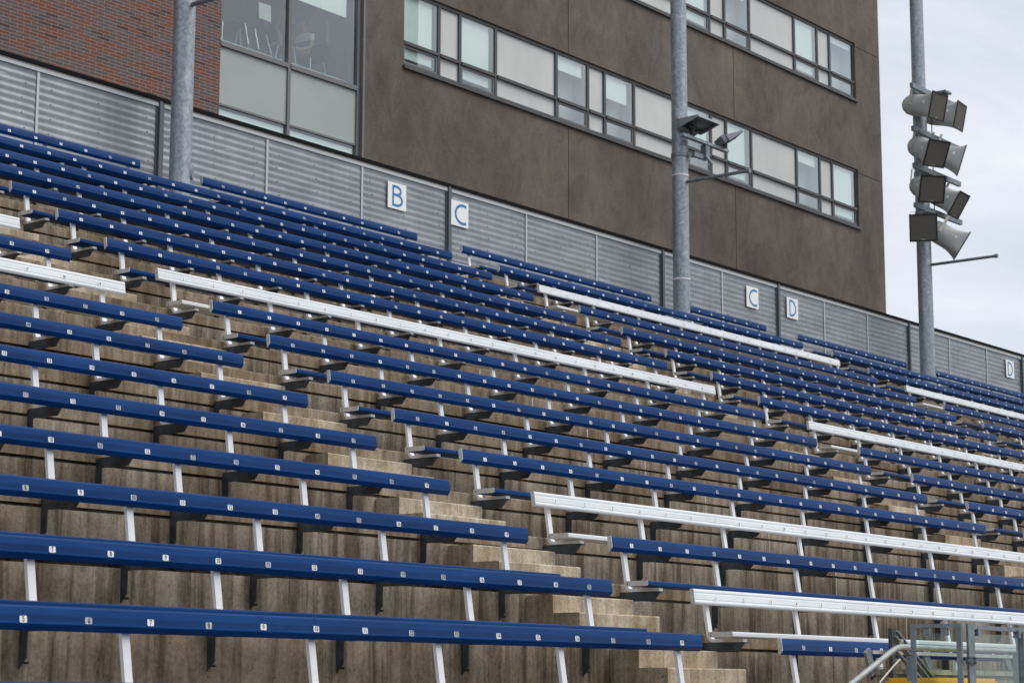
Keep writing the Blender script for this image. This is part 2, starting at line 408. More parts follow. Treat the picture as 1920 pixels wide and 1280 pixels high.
def post():
    # white tube: leaning upright behind the backrest that bends forward under the seat
    path = [(.092, .845), (.036, .48), (.026, .437), (.008, .410), (-.02, .4015), (-.33, .4015)]
    th = .028; n = MB(); up_, dn_ = [], []
    P = [Vector(p) for p in path]
    for i, p in enumerate(P):
        d = (P[min(i+1, len(P)-1)] - P[max(i-1, 0)]).normalized(); nn = Vector((d.y, -d.x))
        up_.append(p+nn*th/2); dn_.append(p-nn*th/2)
    hw = .029; vs = []; k = len(P)
    for a, c in zip(up_, dn_): vs += [(-hw, a.x, a.y), (hw, a.x, a.y), (hw, c.x, c.y), (-hw, c.x, c.y)]
    fs = [(0, 1, 2, 3), tuple(4*(k-1)+i for i in (3, 2, 1, 0))]
    for i in range(k-1):
        for j in range(4): fs.append((4*i+j, 4*i+(j+1) % 4, 4*i+4+(j+1) % 4, 4*i+4+j))
    n.add(vs, fs); return n.mesh('support_post', 'white_post', 30)
def bracket():
    n = MB(); yw = YO-.002
    # web plate in the yz plane and flanges; mitred corner, cut ends
    n.prism_x([(yw, .380), (-.345, .380), (-.275, .302), (yw-.068, .302), (yw-.068, .150), (yw, .080)], -.03, -.022)
    n.add([], [])
    n.box(-.022, .028, -.345, yw, .374, .3865)
    n.box(-.022, .028, yw-.007, yw, .16, .36)
    n.tube([(.004, yw-.007, .118), (.004, yw-.05, .118)], .008, 6)
    n.bar((-.0305, yw-.066, .304), (-.0305, yw, .370), .002, .004, (1, 0, 0))
    return n.mesh('bracket', 'bracket_steel')
POST, BRK, BCAP, SCAP = post(), bracket(), backcap(), seatcap()
def sticker(num, white, worn):
    def f():
        n = MB(); a, b_, q = .025, .019, .005
        pts = [(-a+q, -b_), (a-q, -b_), (a, -b_+q), (a, b_-q), (a-q, b_), (-a+q, b_), (-a, b_-q), (-a, -b_+q)]
        n.cur = 0
        n.add([(x, -.0012, z) for x, z in pts], [tuple(range(8))])
        vs, fs = text_mesh(str(num), .043)
        n.cur = 1; n.add([(x*.82, -.0024, z) for x, z, _ in vs], fs)
        return n.mesh('seat_number', [('sticker_onwhite' if white else ('sticker_worn' if worn else 'sticker_white')), 'ink'], 'flat')
    return cached(('st', num, white, worn), f)
DX = {('L', 2): .022, ('L', 4): .021, ('L', 9): -.019, ('L', 10): -.030, ('M', 4): -.044, ('M', 5): -.025, ('M', 10): .058, ('M', 11): .028}
DZ = {('M', 3): -.022, ('M', 4): .012, ('L', 2): .006, ('L', 4): .006, ('L', 5): .006}
ORD = ['zeroth', 'first', 'second', 'third', 'fourth', 'fifth', 'sixth', 'seventh', 'eighth', 'ninth', 'tenth', 'eleventh', 'twelfth', 'thirteenth', 'fourteenth', 'fifteenth', 'sixteenth', 'seventeenth', 'eighteenth']
def bench(blk, r, x0, x1, n0, posts, joints, white, label, grp, capped=True, nmax=99, numbered=True):
    col = 'white_paint' if white else 'blue_paint'
    e = thing('stadium_bench', label, 'bench', (x0, yr(r), zt(r)), grp)
    dz = DZ.get((blk, r), 0)
    cuts = [x0] + [j for j in joints if x0+.5 < j < x1-.5] + [x1]
    for i in range(len(cuts)-1):
        a = cuts[i] + (.0015 if i else 0); z = cuts[i+1] - (.0015 if i < len(cuts)-2 else 0)
        bo = put('backrest', plank(z-a, col), e, (a-x0, 0, .79+dz)); bo.rotation_euler.x = -LEAN
        if i == 0:
            first = bo
            if capped: put('end_cap', BCAP, bo, (0, 0, 0))
        k = 1
        while True:
            xn = n0 + k*.457 + DX.get((blk, r), 0) + random.uniform(-.006, .006)
            if xn > (z-.06 if i == len(cuts)-2 else z) or k > nmax: break
            if xn > (a if i else a+.03):
                s_ = put('seat_number', sticker(k, white, random.random() < .3), bo, (xn-a, 0, random.uniform(-.003, .003)))
                s_.rotation_euler.y = R(random.uniform(-2, 2))
            k += 1
    ln = x1-x0
    sw = min(ln-.12, ln)
    se = put('seat', seatm(ln-.06, col), e, (.03, 0, {('L', 2): -.011, ('L', 3): -.006}.get((blk, r), 0)))
    if capped:
        put('end_cap', SCAP, se)
        if numbered: put('row_number', rownum(r), se, (0, -.146, .443))
    for x in posts:
        if x0+.05 < x < x1-.05:
            put('support_post', POST, e, (x-x0, 0, 0)); put('bracket', BRK, e, (x-x0, 0, 0))
def spread(a, b, n): return [a + (b-a)*i/(n-1) for i in range(n)]
PL = [5.5, 6.72, 8.06, 9.59, 10.82, 12.19, 13.72]
PM = [15.47, 16.99, 18.5, 20.05, 21.61, 23.18, 24.72, 26.2]
PR = spread(27.98, 37.78, 8)
PF = spread(39.58, 55.5, 11)
for r in range(2, 13):
    wv = r in (10, 12)
    bench('L', r, 5.2, 13.97, 4.9712, PL, [9.56], wv,
          '%s bench in the near left block, %s row up from the bottom edge' % ('white' if wv else 'blue', ORD[r-1]), 'benches of the near left block', nmax=19)
for r in range(2, 18):
    wv = r in (3, 5, 11)
    jn = {0: [20.38], 1: [20.3, 24.3], 2: [19.8]}[r % 3]
    bench('M', r, 15.19, 26.43, 15.0749, PM, jn, wv,
          'lowest blue bench of the middle block, running behind the pipe handrail' if r == 2 else
          ('blue bench in the middle block, %s row below the fence' % ORD[19-r]) if r > 14 else
          ('%s bench in the middle block, end plate numbered %d, right of the near stairs' % ('white' if wv else 'blue', r)), 'benches of the middle block', nmax=24)
for r in range(5, 18):
    wv = r in (10, 16)
    bench('R', r, 27.71, 38.04, 27.593, PR, [32.6], wv,
          '%s bench in the block right of the middle pole stairs, %s row below the fence' % ('white' if wv else 'blue', ORD[19-r]), 'benches of the right block', nmax=22)
for r in range(9, 18):
    wv = r in (15, 10)
    bench('F', r, 39.30, 56.0, 39.18, PF, [44.9, 50.], wv,
          '%s bench in the far right block, %s row below the fence' % ('white' if wv else 'blue', ORD[19-r]), 'benches of the far right block', nmax=36)
g18 = 'short benches of the top row along the fence'
bench('T', 18, 15.19, 20.23, 15.0749, PM, [], False, 'short blue top row bench at the left edge, left of the nearest pole', g18)
bench('T', 18, 21.49, 26.53, 15.0749, [21.75, 23.4, 25., 26.3], [], False, 'short blue top row bench right of the nearest pole, below the letter B sign', g18)
bench('T', 18, 27.74, 33.64, 27.593, [28.0, 29.5, 31., 32.4, 33.45], [], False, 'blue top row bench left of the floodlight pole, below the letter C', g18)
bench('T', 18, 34.94, 37.99, 27.593, [35.15, 36.5, 37.8], [], False, 'shortest blue top row bench just right of the floodlight pole', g18)
bench('T', 18, 39.30, 44.37, 39.18, [39.55, 41., 42.6, 44.1], [], False, 'blue top row bench left of the loudspeaker pole, below the letter D', g18)
bench('T', 18, 45.85, 56., 39.18, [46.1, 47.6, 49.1, 50.6, 52.1, 53.6], [], False, 'blue top row bench right of the loudspeaker pole, running out of frame', g18, nmax=36)

# ------------------------------------------------------------------ fence
FY = 23.6; FZ0 = zt(19); FB = 7.70+ZO; FT = 8.945+ZO
fx0, fx1 = 13., 60.
fe = thing('corrugated_fence', 'grey corrugated metal fence with black top edge behind the top row', 'fence', (fx0, FY, FZ0))
def fput(n, name, m, **k):
    o = n.build(name, m, fe, **k); o.location = -fe.location; return o
per = .112
def corr(x0, x1):
    n = MB(); pts = []; z = FB
    while z < FT-.001:
        for dz_, dy_ in ((0, .0), (.012, 0), (.052, .007), (.064, .007)):
            if z+dz_ < FT: pts.append((z+dz_, FY+dy_))
        z += per
    pts.append((FT, FY))
    vs = [(x0, y, z) for z, y in pts] + [(x1, y, z) for z, y in pts]; k = len(pts)
    n.add(vs, [(i, i+k, i+k+1, i+1) for i in range(k-1)])
    n.add([(x, FY+.035, z) for x, z in ((x0, FB), (x1, FB), (x1, FT), (x0, FT))], [(0, 1, 2, 3)])
    rnd = random.Random(int(x0*100))
    for rz in range(1, 11, 2):
        for q in range(3):
            xx = x0+.25+(x1-x0-.5)*q/2 + rnd.uniform(-.05, .05); zz = FB+rz*per+.018
            if zz < FT-.05:
                n.cur = 1; n.tube([(xx, FY+.001, zz), (xx, FY-.008, zz)], .009, 6); n.cur = 0
    return n
posts_f = [14.2, 21.15, 28.1, 34.95, 39.53, 45.73, 52.2, 58.5]
joints_f = [16.5, 18.77, 23.48, 25.78, 30.38, 32.64, 37.22, 41.58, 43.63, 47.9, 50.05, 54.3, 56.4]
allx = sorted([fx0, fx1] + posts_f + joints_f)
for a, c in zip(allx, allx[1:]): fput(corr(a+.002, c-.002), 'corrugated_panel', ['fence_metal', 'bracket_steel'], smooth='flat')
for x in joints_f:
    n = MB(); n.box(x-.022, x+.022, FY-.014, FY-.003, FB-.02, FT); fput(n, 'batten', 'batten_metal')
for x in posts_f:
    n = MB(); n.box(x-.05, x+.0, FY-.055, FY-.004, FZ0, FT+.085); n.box(x+.0, x+.06, FY-.03, FY-.004, FZ0, FT+.084); n.box(x-.085, x-.05, FY-.012, FY-.004, FB, FT)
    fput(n, 'fence_post', 'fence_post_steel')
n = MB(); n.box(fx0, fx1, FY-.02, FY+.05, FT+.051, FT+.085); fput(n, 'top_flashing', 'flashing')
n = MB(); n.box(fx0, fx1, FY-.026, FY+.04, FT, FT+.05); fput(n, 'edge_trim', 'flashing_light')
n = MB(); n.box(fx0, fx1, FY-.045, FY+.09, FT+.086, FT+.145); fput(n, 'top_rail', 'black_rubber', smooth=30)
n = MB(); n.box(fx0, fx1, FY-.02, FY+.06, FB-.07, FB-.02); n.box(fx0, fx1, FY-.03, FY-.022, FB-.11, FB-.085); fput(n, 'bottom_rail', 'batten_metal')
n = MB(); n.box(fx0, fx1, FY-.005, FY+.12, FZ0+.002, FB-.071); fput(n, 'kick_board', 'wall_concrete')
n = MB(); n.tube([(fx0, FY-.12, FZ0+.12), (fx1, FY-.12, FZ0+.12)], .055, 12); fput(n, 'drain_pipe', 'fence_post_steel', smooth=40)

# letter signs
def arc(cx_, cz_, rx, rz_, a0, a1, n=18): return [(cx_+rx*math.cos(R(a0+(a1-a0)*i/n)), cz_+rz_*math.sin(R(a0+(a1-a0)*i/n))) for i in range(n+1)]
def sign(x, z, letter, label):
    e = thing('letter_sign', label, 'sign', (x, FY-.03, z), 'letter signs on the fence')
    n = MB(); n.box(0, .485, -.004, .0035, -.465, 0); n.build('sign_plate', 'sign_white', e)
    n = MB(); wd = .046; y = -.0065
    if letter == 'B':
        l, t_, b_ = .135, -.065, -.40
        n.ribbon([(l, t_+.018), (l, b_-.018)], wd, y)
        n.ribbon([(l+.018, t_)] + arc(.225, -.138, .112, .073, 90, -90) + [(l+.018, -.211)], wd, y-.0004)
        n.ribbon([(l+.018, -.2118)] + arc(.235, -.306, .137, .094, 90, -90) + [(l+.018, b_)], wd, y-.0008)
    elif letter == 'C':
        n.ribbon(arc(.325, -.235, .205, .168, 62, 298, 26), wd*1.1, y)
    else:
        l, t_, b_ = .125, -.065, -.40
        n.ribbon([(l, t_+.018), (l, b_-.018)], wd, y)
        n.ribbon([(l+.018, t_)] + arc(.19, (t_+b_)/2, .185, (t_-b_)/2, 90, -90, 24) + [(l+.018, b_)], wd, y-.0004)
    n.build('letter', 'sign_blue', e, 'flat')
sz = 8.815+ZO
sign(26.42, sz, 'B', 'white square sign with blue letter B on the fence')
sign(28.14, sz, 'C', 'white sign with blue letter C beside the fence post, next to the B')
sign(38.17, sz-.02, 'C', 'white sign with blue letter C between floodlight pole and letter D')
sign(39.87, sz-.015, 'D', 'white sign with blue letter D right beside the second letter C')
sign(51.16, sz, 'D', 'white sign with blue letter D standing alone at the far right')

# ------------------------------------------------------------------ poles
def pole(x, y, label, r0, r1, top, bar_z, bar_len):
    zb = zt(18)
    e = thing('steel_pole', label, 'pole', (x, y, zb), 'galvanised steel poles along the top row')
    n = MB(); hh = top-zb
    n.tube([(0, 0, 0), (0, 0, hh)], [r0, r1], 40); n.build('shaft', 'galvanised', e, 40)
    n = MB(); n.prism_z([(.3*math.cos(2*math.pi*i/12), .3*math.sin(2*math.pi*i/12)) for i in range(12)], 0, .03); n.build('base_plate', 'galvanised', e)
    def oval(k):
        a = 2*math.pi*k/20; cz_ = .055 if math.sin(a) >= 0 else -.055
        return (.062*math.cos(a), .062*math.sin(a)+cz_)
    n = MB(); n.prism_y([oval(k) for k in range(20)], -.022, .03); n.cur = 1; n.tube([(0, -.021, 0), (0, -.03, 0)], .012, 8)
    o = n.build('hand_hole_cover', ['galvanised', 'dark_steel'], e, 30); o.location = (r0*.62, -r0*.80, .80); o.rotation_euler.z = R(38)
    n = MB(); n.tube([(0, 0, 0), (0, -bar_len, 0)], .036, 14); n.tube([(0, -bar_len, 0), (0, -bar_len-.07, 0)], .05, 14)
    o = n.build('step_bar', 'rail_steel', e, 40); o.location = (.0, -r0*.8, bar_z-zb)
    return e
p1 = pole(20.93, 22.87, 'nearest thick galvanised pole, left, in front of the brick wall', .168, .155, 24, 10.36+ZO, 1.4)
p2 = pole(34.56, 22.87, 'middle galvanised pole carrying two floodlights, in front of the brown wall', .172, .15, 24, 10.27+ZO, 1.45)
p3 = pole(45.25, 22.87, 'far right galvanised pole against the sky, carrying loudspeakers', .185, .145, 25, 10.3+ZO, 1.7)
def sub(e, n, name, m, **k):
    o = n.build(name, m, e, **k); o.location = -e.location; return o
# pole 2 cross arm, clamp, strap
n = MB(); az = 11.13+ZO; ay = 22.52
n.box(34.10, 35.80, ay-.05, ay+.05, az-.03, az+.03); sub(p2, n, 'cross_arm', 'galvanised')
n = MB(); n.box(34.95-.0, 35.1, ay-.03, ay+.1, az-.3, az-.031); n.tube([(34.56, 22.87, az-.33), (34.56, 22.87, az-.26)], .185, 30); n.box(34.6, 35.08, ay+.02, ay+.09, az-.34, az-.24)
n.tube([(35.0, ay-.02, az-.3), (35.06, ay-.1, az-.42)], .03, 10); sub(p2, n, 'arm_clamp', 'rail_steel', smooth=30)
n = MB(); n.tube([(34.56, 22.87, 10.40+ZO), (34.56, 22.87, 10.425+ZO)], .176, 30); sub(p2, n, 'cable_tie', 'sign_white', smooth=30)
n = MB(); n.tube([(34.56, 22.87, 8.25+ZO), (34.56, 22.87, 8.275+ZO)], .178, 30); sub(p2, n, 'cable_tie', 'sign_white', smooth=30)

def orient(o, d, roll=0):
    d = Vector(d).normalized()
    o.rotation_mode = 'QUATERNION'
    zx = Vector((0, 0, 1)); xx = d.cross(zx).normalized(); uu = xx.cross(d)
    m3 = Matrix((xx, d, uu)).transposed()
    o.rotation_quaternion = m3.to_quaternion()
def flood(loc, d, label, k=1.):
    e = thing('floodlight', label, 'floodlight', loc, 'floodlights on the middle pole'); orient(e, d); e.scale = (k, k, k)
    dn = e.rotation_quaternion.to_matrix().inverted() @ Vector((0, 0, -1))
    a, b_ = .36, .22
    n = MB()
    n.add([(-a, .12, -b_), (a, .12, -b_), (a, .12, b_), (-a, .12, b_), (-a*.9, -.06, -b_*.95), (a*.9, -.06, -b_*.95), (a*.96, .07, b_*.98), (-a*.96, .07, b_*.98)],
          [(0, 1, 5, 4), (1, 2, 6, 5), (2, 3, 7, 6), (3, 0, 4, 7), (4, 5, 6, 7)])
    n.build('housing', 'flood_grey', e, 'flat')
    n = MB(); n.box(-.30, .30, -.10, .10, -b_-.11, -b_-.003); n.tube([(-.31, 0, -b_-.06), (.31, 0, -b_-.06)], .05, 12); n.build('ballast_box', 'flood_grey', e)
    n = MB(); n.box(-a+.02, a-.02, .07, .078, -b_+.02, b_-.02); n.build('lens', 'flood_lens', e)
    n = MB(); p0 = Vector((0, -.05, -b_*.55))
    for s_ in (-1, 1):
        q0 = p0 + Vector((s_*.13, 0, 0)); n.bar(q0, q0+dn*.17, .012, .06, (0, 1, 0))
    n.tube([p0+dn*.12+Vector((-.15, 0, 0)), p0+dn*.12+Vector((.15, 0, 0))], .035, 10); n.tube([p0+dn*.12, p0+dn*.30], .05, 12)
    n.build('knuckle', 'dark_steel', e)
flood((34.50, 22.38, 11.49+ZO), (.0, -.30, -.95), 'larger floodlight seen from beneath, right in front of the middle pole', 1.1)
flood((35.66, 22.36, 11.41+ZO), (.42, -.36, -.83), 'smaller floodlight out at the arm end, right of the middle pole', .82)

# loudspeakers
def speaker(loc, d, label, drop=.42):
    e = thing('horn_loudspeaker', label, 'loudspeaker', loc, 'horn loudspeakers on the far pole'); orient(e, d); e.scale = (.98, 1.26, .98)
    n = MB(); K = 32; rings = []
    def sq(k, h):                       # superellipse towards a square
        a = 2*math.pi*(k+.5)/K; c_, s_ = math.cos(a), math.sin(a); return c_, s_
    prof = [(-.46, .02, 0), (-.45, .09, 0), (-.41, .17, 0), (-.34, .235, 0), (-.24, .268, 0), (-.12, .275, .0), (0, .272, .25), (.1, .275, .5), (.19, .285, .75), (.26, .302, .92), (.315, .325, 1), (.33, .335, 1)]
    vs = []
    for yy, rr, sqf in prof:
        for k in range(K):
            a = 2*math.pi*(k+.5)/K; c_, s_ = math.cos(a), math.sin(a); m_ = max(abs(c_), abs(s_))
            f_ = (1-sqf) + sqf/m_
            vs.append((rr*c_*f_, yy, rr*s_*f_))
    fs = [tuple(range(K))]
    for i in range(len(prof)-1):
        for k in range(K): fs.append((i*K+k, (i+1)*K+k, (i+1)*K+(k+1) % K, i*K+(k+1) % K))
    fs.append(tuple(range((len(prof)-1)*K, len(prof)*K)))
    n.add(vs, fs); n.build('horn', 'speaker_grey', e, 50)
    n = MB(); q = .336
    n.box(-q, q, .331, .352, q-.035, q); n.box(-q, q, .331, .352, -q, -q+.035); n.box(-q, -q+.035, .331, .352, -q+.035, q-.035); n.box(q-.035, q, .331, .352, -q+.035, q-.035)
    n.build('grille_frame', 'speaker_black', e)
    n = MB(); n.box(-q+.035, q-.035, .332, .343, -q+.035, q-.035); n.cur = 1; n.box(-.04, .04, .3435, .346, -q+.045, -q+.06); n.build('grille', ['grille', 'bare_strap'], e)
    n = MB()
    for s_ in (-1, 1): n.box(s_*.296-.004, s_*.296+.004, -.20, -.15, -.03, drop); n.tube([(s_*.27, -.175, 0), (s_*.305, -.175, 0)], .03, 10)
    n.box(-.30, .30, -.20, -.15, drop+.001, drop+.008); n.build('mounting_strap', 'bare_strap', e)
    n = MB(); n.box(-.292, -.286, .13, .17, .02, .09); n.box(.286, .292, .13, .17, .02, .09); n.build('maker_plate', 'sign_white', e)
def fdir(th, pit):                       # th: turn from the viewer's side towards the right, pit: downwards
    a = Vector((-.905, -.425, 0)).normalized(); b_ = Vector((.425, -.905, 0)).normalized()
    v_ = a*math.cos(R(th)) + b_*math.sin(R(th)); return (v_.x*math.cos(R(pit)), v_.y*math.cos(R(pit)), -math.sin(R(pit)))
names = ['top', 'second', 'third', 'bottom']
LS = [((44.95, 22.50, 14.14), 58, 14), ((44.90, 22.45, 13.02), 42, 26), ((44.80, 22.45, 12.06), 26, 19), ((44.64, 22.45, 11.02), 2, 10)]
RS = [((46.02, 22.5, 14.14), 72, 12), ((46.00, 22.5, 13.1), 96, 18), ((45.92, 22.5, 12.02), 70, 32), ((45.86, 22.45, 11.02), 98, 32)]
for (l, th, pt), nm in zip(LS, names):
    speaker((l[0]-.22, l[1], l[2]+ZO), fdir(th, pt), '%s of the four left hand grey horn loudspeakers, grille towards viewer' % nm)
for (l, th, pt), nm in zip(RS, names):
    speaker((l[0]-.22, l[1], l[2]+ZO), fdir(th, pt), '%s of the four right hand grey horn loudspeakers, turned sideways' % nm)
for zz in (14.58, 13.50, 12.58, 11.60):
    n = MB(); n.box(44.3, 46.75, 22.55, 22.63, zz+ZO-.06, zz+ZO+.06); n.tube([(45.25, 22.87, zz+ZO-.09), (45.25, 22.87, zz+ZO+.05)], .19, 24); n.box(45.1, 45.4, 22.63, 22.75, zz+ZO-.05, zz+ZO+.05)
    sub(p3, n, 'cross_arm', 'rail_steel', smooth=30)
n = MB(); n.box(45.85, 46.2, 22.45, 22.7, 14.75+ZO, 14.80+ZO); n.box(46., 46.06, 22.55, 22.62, 14.64+ZO, 14.75+ZO); sub(p3, n, 'junction_plate', 'rail_steel')
n = MB(); n.tube([(45.46, 22.66, 14.5+ZO), (45.46, 22.66, 11.3+ZO)], .013, 8); sub(p3, n, 'cable', 'black_rubber')

# ------------------------------------------------------------------ building
BY = 26.45
bd = thing('school_building', 'large brown stucco and red brick building with ribbon windows behind the stand', 'building', (8, BY, 0))
def bput(n, name, m, parent=None, **k):
    o = n.build(name, m, bd if parent is None else parent, **k)
    if parent is None: o.location = -bd.location
    return o
TOP = 26.
n = MB(); n.box(2., 25.09, BY, BY+.35, 0, TOP); bput(n, 'brick_wall', 'brick')
# stucco wall pieces with open joints, around two window bands
wx0, wx1 = 30.08, 48.62
b1 = (12.33+ZO, 13.94+ZO); b2 = (15.86+ZO, 17.475+ZO)
ex = 49.99
cols = [(28.925, 35.556), (35.58, 42.39), (42.414, ex)]
n = MB(); dth = .3; jg = .018
for a, c in cols:
    for z0, z1 in ((0, b1[0]), (b1[1], b2[0]), (b2[1], TOP)):
        n.box(a, c, BY, BY+dth, z0, z1)
for z0, z1 in (b1, b2):
    n.box(28.925, wx0, BY, BY+dth, z0, z1); n.box(wx1, ex, BY, BY+dth, z0, z1-.10)
    n.box(wx1, ex, BY+.02, BY+dth, z1-.10, z1-.10+jg); n.box(wx1, ex, BY, BY+dth, z1-.10+jg, z1)
bput(n, 'stucco_wall', 'stucco')
n = MB(); n.box(28.925, ex-.02, BY+dth+.002, BY+dth+.03, 0, b1[0]); n.box(28.925, ex-.02, BY+dth+.002, BY+dth+.03, b1[1], b2[0]); n.box(28.925, ex-.02, BY+dth+.002, BY+dth+.03, b2[1], TOP)
n.box(ex-.33, ex, BY+dth+.031, BY+14, 0, TOP); n.box(2, ex, BY+14, BY+14.3, 0, TOP); n.box(2, ex, BY+.4, BY+14, TOP-.3, TOP)
bput(n, 'wall_backing', 'stucco')
bays = [(30.08, 31.23, 'g'), (31.23, 31.90, 'n'), (31.90, 33.08, 'g'), (33.08, 35.21, 'n'), (35.21, 36.38, 'g'), (36.38, 37.02, 'n'), (37.02, 38.18, 'g'), (38.18, 40.26, 'n'),
        (40.26, 41.43, 'g'), (41.43, 42.12, 'n'), (42.12, 43.28, 'g'), (43.28, 45.49, 'n'), (45.49, 46.67, 'g'), (46.67, 47.33, 'n'), (47.33, 48.62, 'g')]
blinds = {0: [(.0, .9), (0, .9), (.68, .9), (.45, .85), (.3, .95), (0, .85), (.72, .9), (0, .9)],
          1: [(0, 1), (.3, 1), (.2, .9), (.5, .9), (0, .92), (.8, .9), (0, .9), (.85, .95)]}
for bi, (z0, z1) in enumerate((b1, b2)):
    zm = z0+.475; gi = 0
    for a, c, ty in bays:
        f = .04; fn = MB(); y0, y1 = BY+.05, BY+.16
        fn.box(a, a+f, y0, y0+.06, z0+.08, z1-.07); fn.box(c-f, c, y0, y0+.06, z0+.08, z1-.07)
        fn.box(a, c, y0-.02, y1, z0, z0+.08); fn.box(a, c, y0-.004, y1, z1-.07, z1); fn.box(a+f, c-f, y0-.03, y1, zm, zm+.065)
        if ty == 'g':
            fn.cur = 1
            q = .05
            fn.box(a+f, c-f, y0+.012, y0+.07, z0+.08, z0+.08+q); fn.box(a+f, c-f, y0+.012, y0+.07, zm-q, zm); fn.box(a+f, a+f+q, y0+.012, y0+.07, z0+.08+q, zm-q); fn.box(c-f-q, c-f, y0+.012, y0+.07, z0+.08+q, zm-q)
        wn = bput(fn, 'window', ['window_frame', 'window_frame_pale'])
        wl = MB(); 
        if ty == 'g':
            wl.box(a+f, c-f, y0+.022, y0+.028, zm+.065, z1-.07); wl.box(a+f+.05, c-f-.05, y0+.030, y0+.036, z0+.13, zm-.05)
            bput(wl, 'pane', 'window_glass', wn)
            jb = MB(); jb.box(a-.02, a+f-.002, y0+.061, y1+.3, z0+.081, z1-.071); jb.box(c-f+.002, c+.02, y0+.061, y1+.3, z0+.081, z1-.071); jb.box(a+f, c-f, y1+.28, y1+.3, z0, z1); jb.box(a+f, c-f, y1+.001, y1+.28, z1-.06, z1-.03); jb.box(a+f, c-f, y1+.001, y1+.28, z0, z0+.03); bput(jb, 'pane_backing', 'room_wall', wn)  # shallow pale box added behind the pane so it looks lit inside
            lo, wf = blinds[bi][gi % 8]; gi += 1
            bl_ = MB(); zb_ = zm+.07+lo*(z1-.07-zm-.07); bl_.box(a+f+.01, a+f+(c-a-2*f)*wf, y0+.085, y0+.09, zb_, z1-.07)
            if lo < .05: bl_.box(a+f+.01, a+f+(c-a-2*f)*wf, y0+.085, y0+.09, z0+.22, zm+.0)
            bput(bl_, 'roller_blind', 'blind', wn)
        else:
            wl.box(a+f, c-f, y0+.045, y0+.06, zm+.065, z1-.07); wl.box(a+f, c-f, y0+.045, y0+.06, z0+.08, zm); bput(wl, 'spandrel_panel', 'spandrel', wn)
    n = MB(); n.box(wx0-.03, wx1+.03, BY-.06, BY+.049, z0-.055, z0+.012); n.box(wx0-.03, wx1+.03, BY-.004, BY+.045, z0+.0125, z0+.03); bput(n, 'window_sill', 'window_frame')
    # curtain wall
cx0, cx1 = 25.09, 28.925; tz = 11.562+ZO; sz0 = 10.438+ZO
n = MB()
for a, c in ((cx0, cx0+.05), (26.875, 26.95), (cx1-.15, cx1-.06)): n.box(a, c, BY+.05, BY+.2, 0, TOP)
n.box(cx1-.059, cx1-.001, BY-.02, BY+.2, 0, TOP); bput(n, 'mullion', 'window_frame_pale')
n = MB()
for a, c in ((cx0+.05, 26.875), (26.95, cx1-.15)): bput_t = MB(); bput_t.box(a, c, BY+.035, BY+.2, tz-.045, tz+.045); bput(bput_t, 'transom', 'window_frame_pale'); bput_t = MB(); bput_t.box(a, c, BY+.07, BY+.2, sz0-.02, sz0+.02); bput(bput_t, 'transom', 'window_frame_pale')
for a, c in ((cx0+.05, 26.875), (26.95, cx1-.15)):
    n = MB(); n.box(a, c, BY+.085, BY+.10, sz0+.02, tz-.045); bput(n, 'spandrel_panel', 'curtain_spandrel')
    n = MB(); n.box(a, c, BY+.10, BY+.106, tz+.045, tz+3.2); bput(n, 'pane', 'window_glass')
    n = MB(); n.box(a, c, BY+.10, BY+.106, 8.5+ZO, sz0-.02); bput(n, 'pane', 'window_glass')
n = MB(); n.box(26.97, 28.62, BY+.22, BY+.226, 12.98+ZO, 14.7+ZO); bput(n, 'roller_blind', 'blind')
n = MB(); n.box(25.13, 28.76, BY+.14, BY+.146, 8.5+ZO, sz0-.07); bput(n, 'roller_blind', 'blind')
FLZ = 11.77+ZO
n = MB(); n.box(24.1, 31.2, BY+.36, BY+4.6, FLZ-.3, FLZ); n.box(24.1, 31.2, BY+.36, BY+4.6, FLZ+3.2, FLZ+3.4); n.box(24.1, 31.2, BY+4.6, BY+4.8, FLZ, FLZ+3.2)
n.box(23.9, 24.1, BY+.36, BY+4.8, FLZ, FLZ+3.2); n.box(31.2, 31.4, BY+.36, BY+4.8, FLZ, FLZ+3.2); bput(n, 'room', 'room_wall')

# things inside the room
def chair(x, y, rz, label, tablet=False):
    e = thing('classroom_chair', label, 'chair', (x, y, FLZ), 'chairs behind the big window'); e.rotation_euler.z = rz
    n = MB(); n.box(-.22, .22, -.22, .2, .44, .465); n.build('seat', 'chair_black', e)
    n = MB(); n.add([(-.22, .20, .52), (.22, .20, .52), (.21, .27, .86), (-.21, .27, .86), (-.22, .215, .52), (.22, .215, .52), (.21, .285, .86), (-.21, .285, .86)],
                    [(0, 1, 2, 3), (7, 6, 5, 4), (0, 4, 5, 1), (1, 5, 6, 2), (2, 6, 7, 3), (3, 7, 4, 0)]); n.build('backrest', 'chair_black', e)
    for s_ in (-1, 1):
        n = MB(); n.tube([(s_*.21, .18, .44), (s_*.25, .30, 0)], .014, 8); n.build('leg', 'chrome', e)
        n = MB(); n.tube([(s_*.21, -.18, .44), (s_*.25, -.24, 0)], .014, 8); n.build('leg', 'chrome', e)
        n = MB(); n.tube([(s_*.215, .19, .44), (s_*.22, .215, .55), (s_*.215, .28, .84)], .013, 8); n.build('back_frame', 'chair_black', e)
    if tablet:
        n = MB(); n.prism_y([(-.17, 0), (.17, 0), (.19, .3), (-.15, .32), (-.17, .1)], -.012, .012); o = n.build('writing_tablet', 'tablet_grey', e); o.location = (.12, .34, .60); o.rotation_euler.z = R(-10)
chair(25.90, BY+.58, R(150), 'dark classroom chair at the left edge of the big window')
chair(26.47, BY+.62, R(195), 'dark classroom chair with raised grey writing tablet by the window', True)
chair(27.54, BY+.95, R(80), 'dark classroom chair just left of the central window mullion')
chair(28.44, BY+1.04, R(-88), 'dark classroom chair the woman in white sleeves sits on')

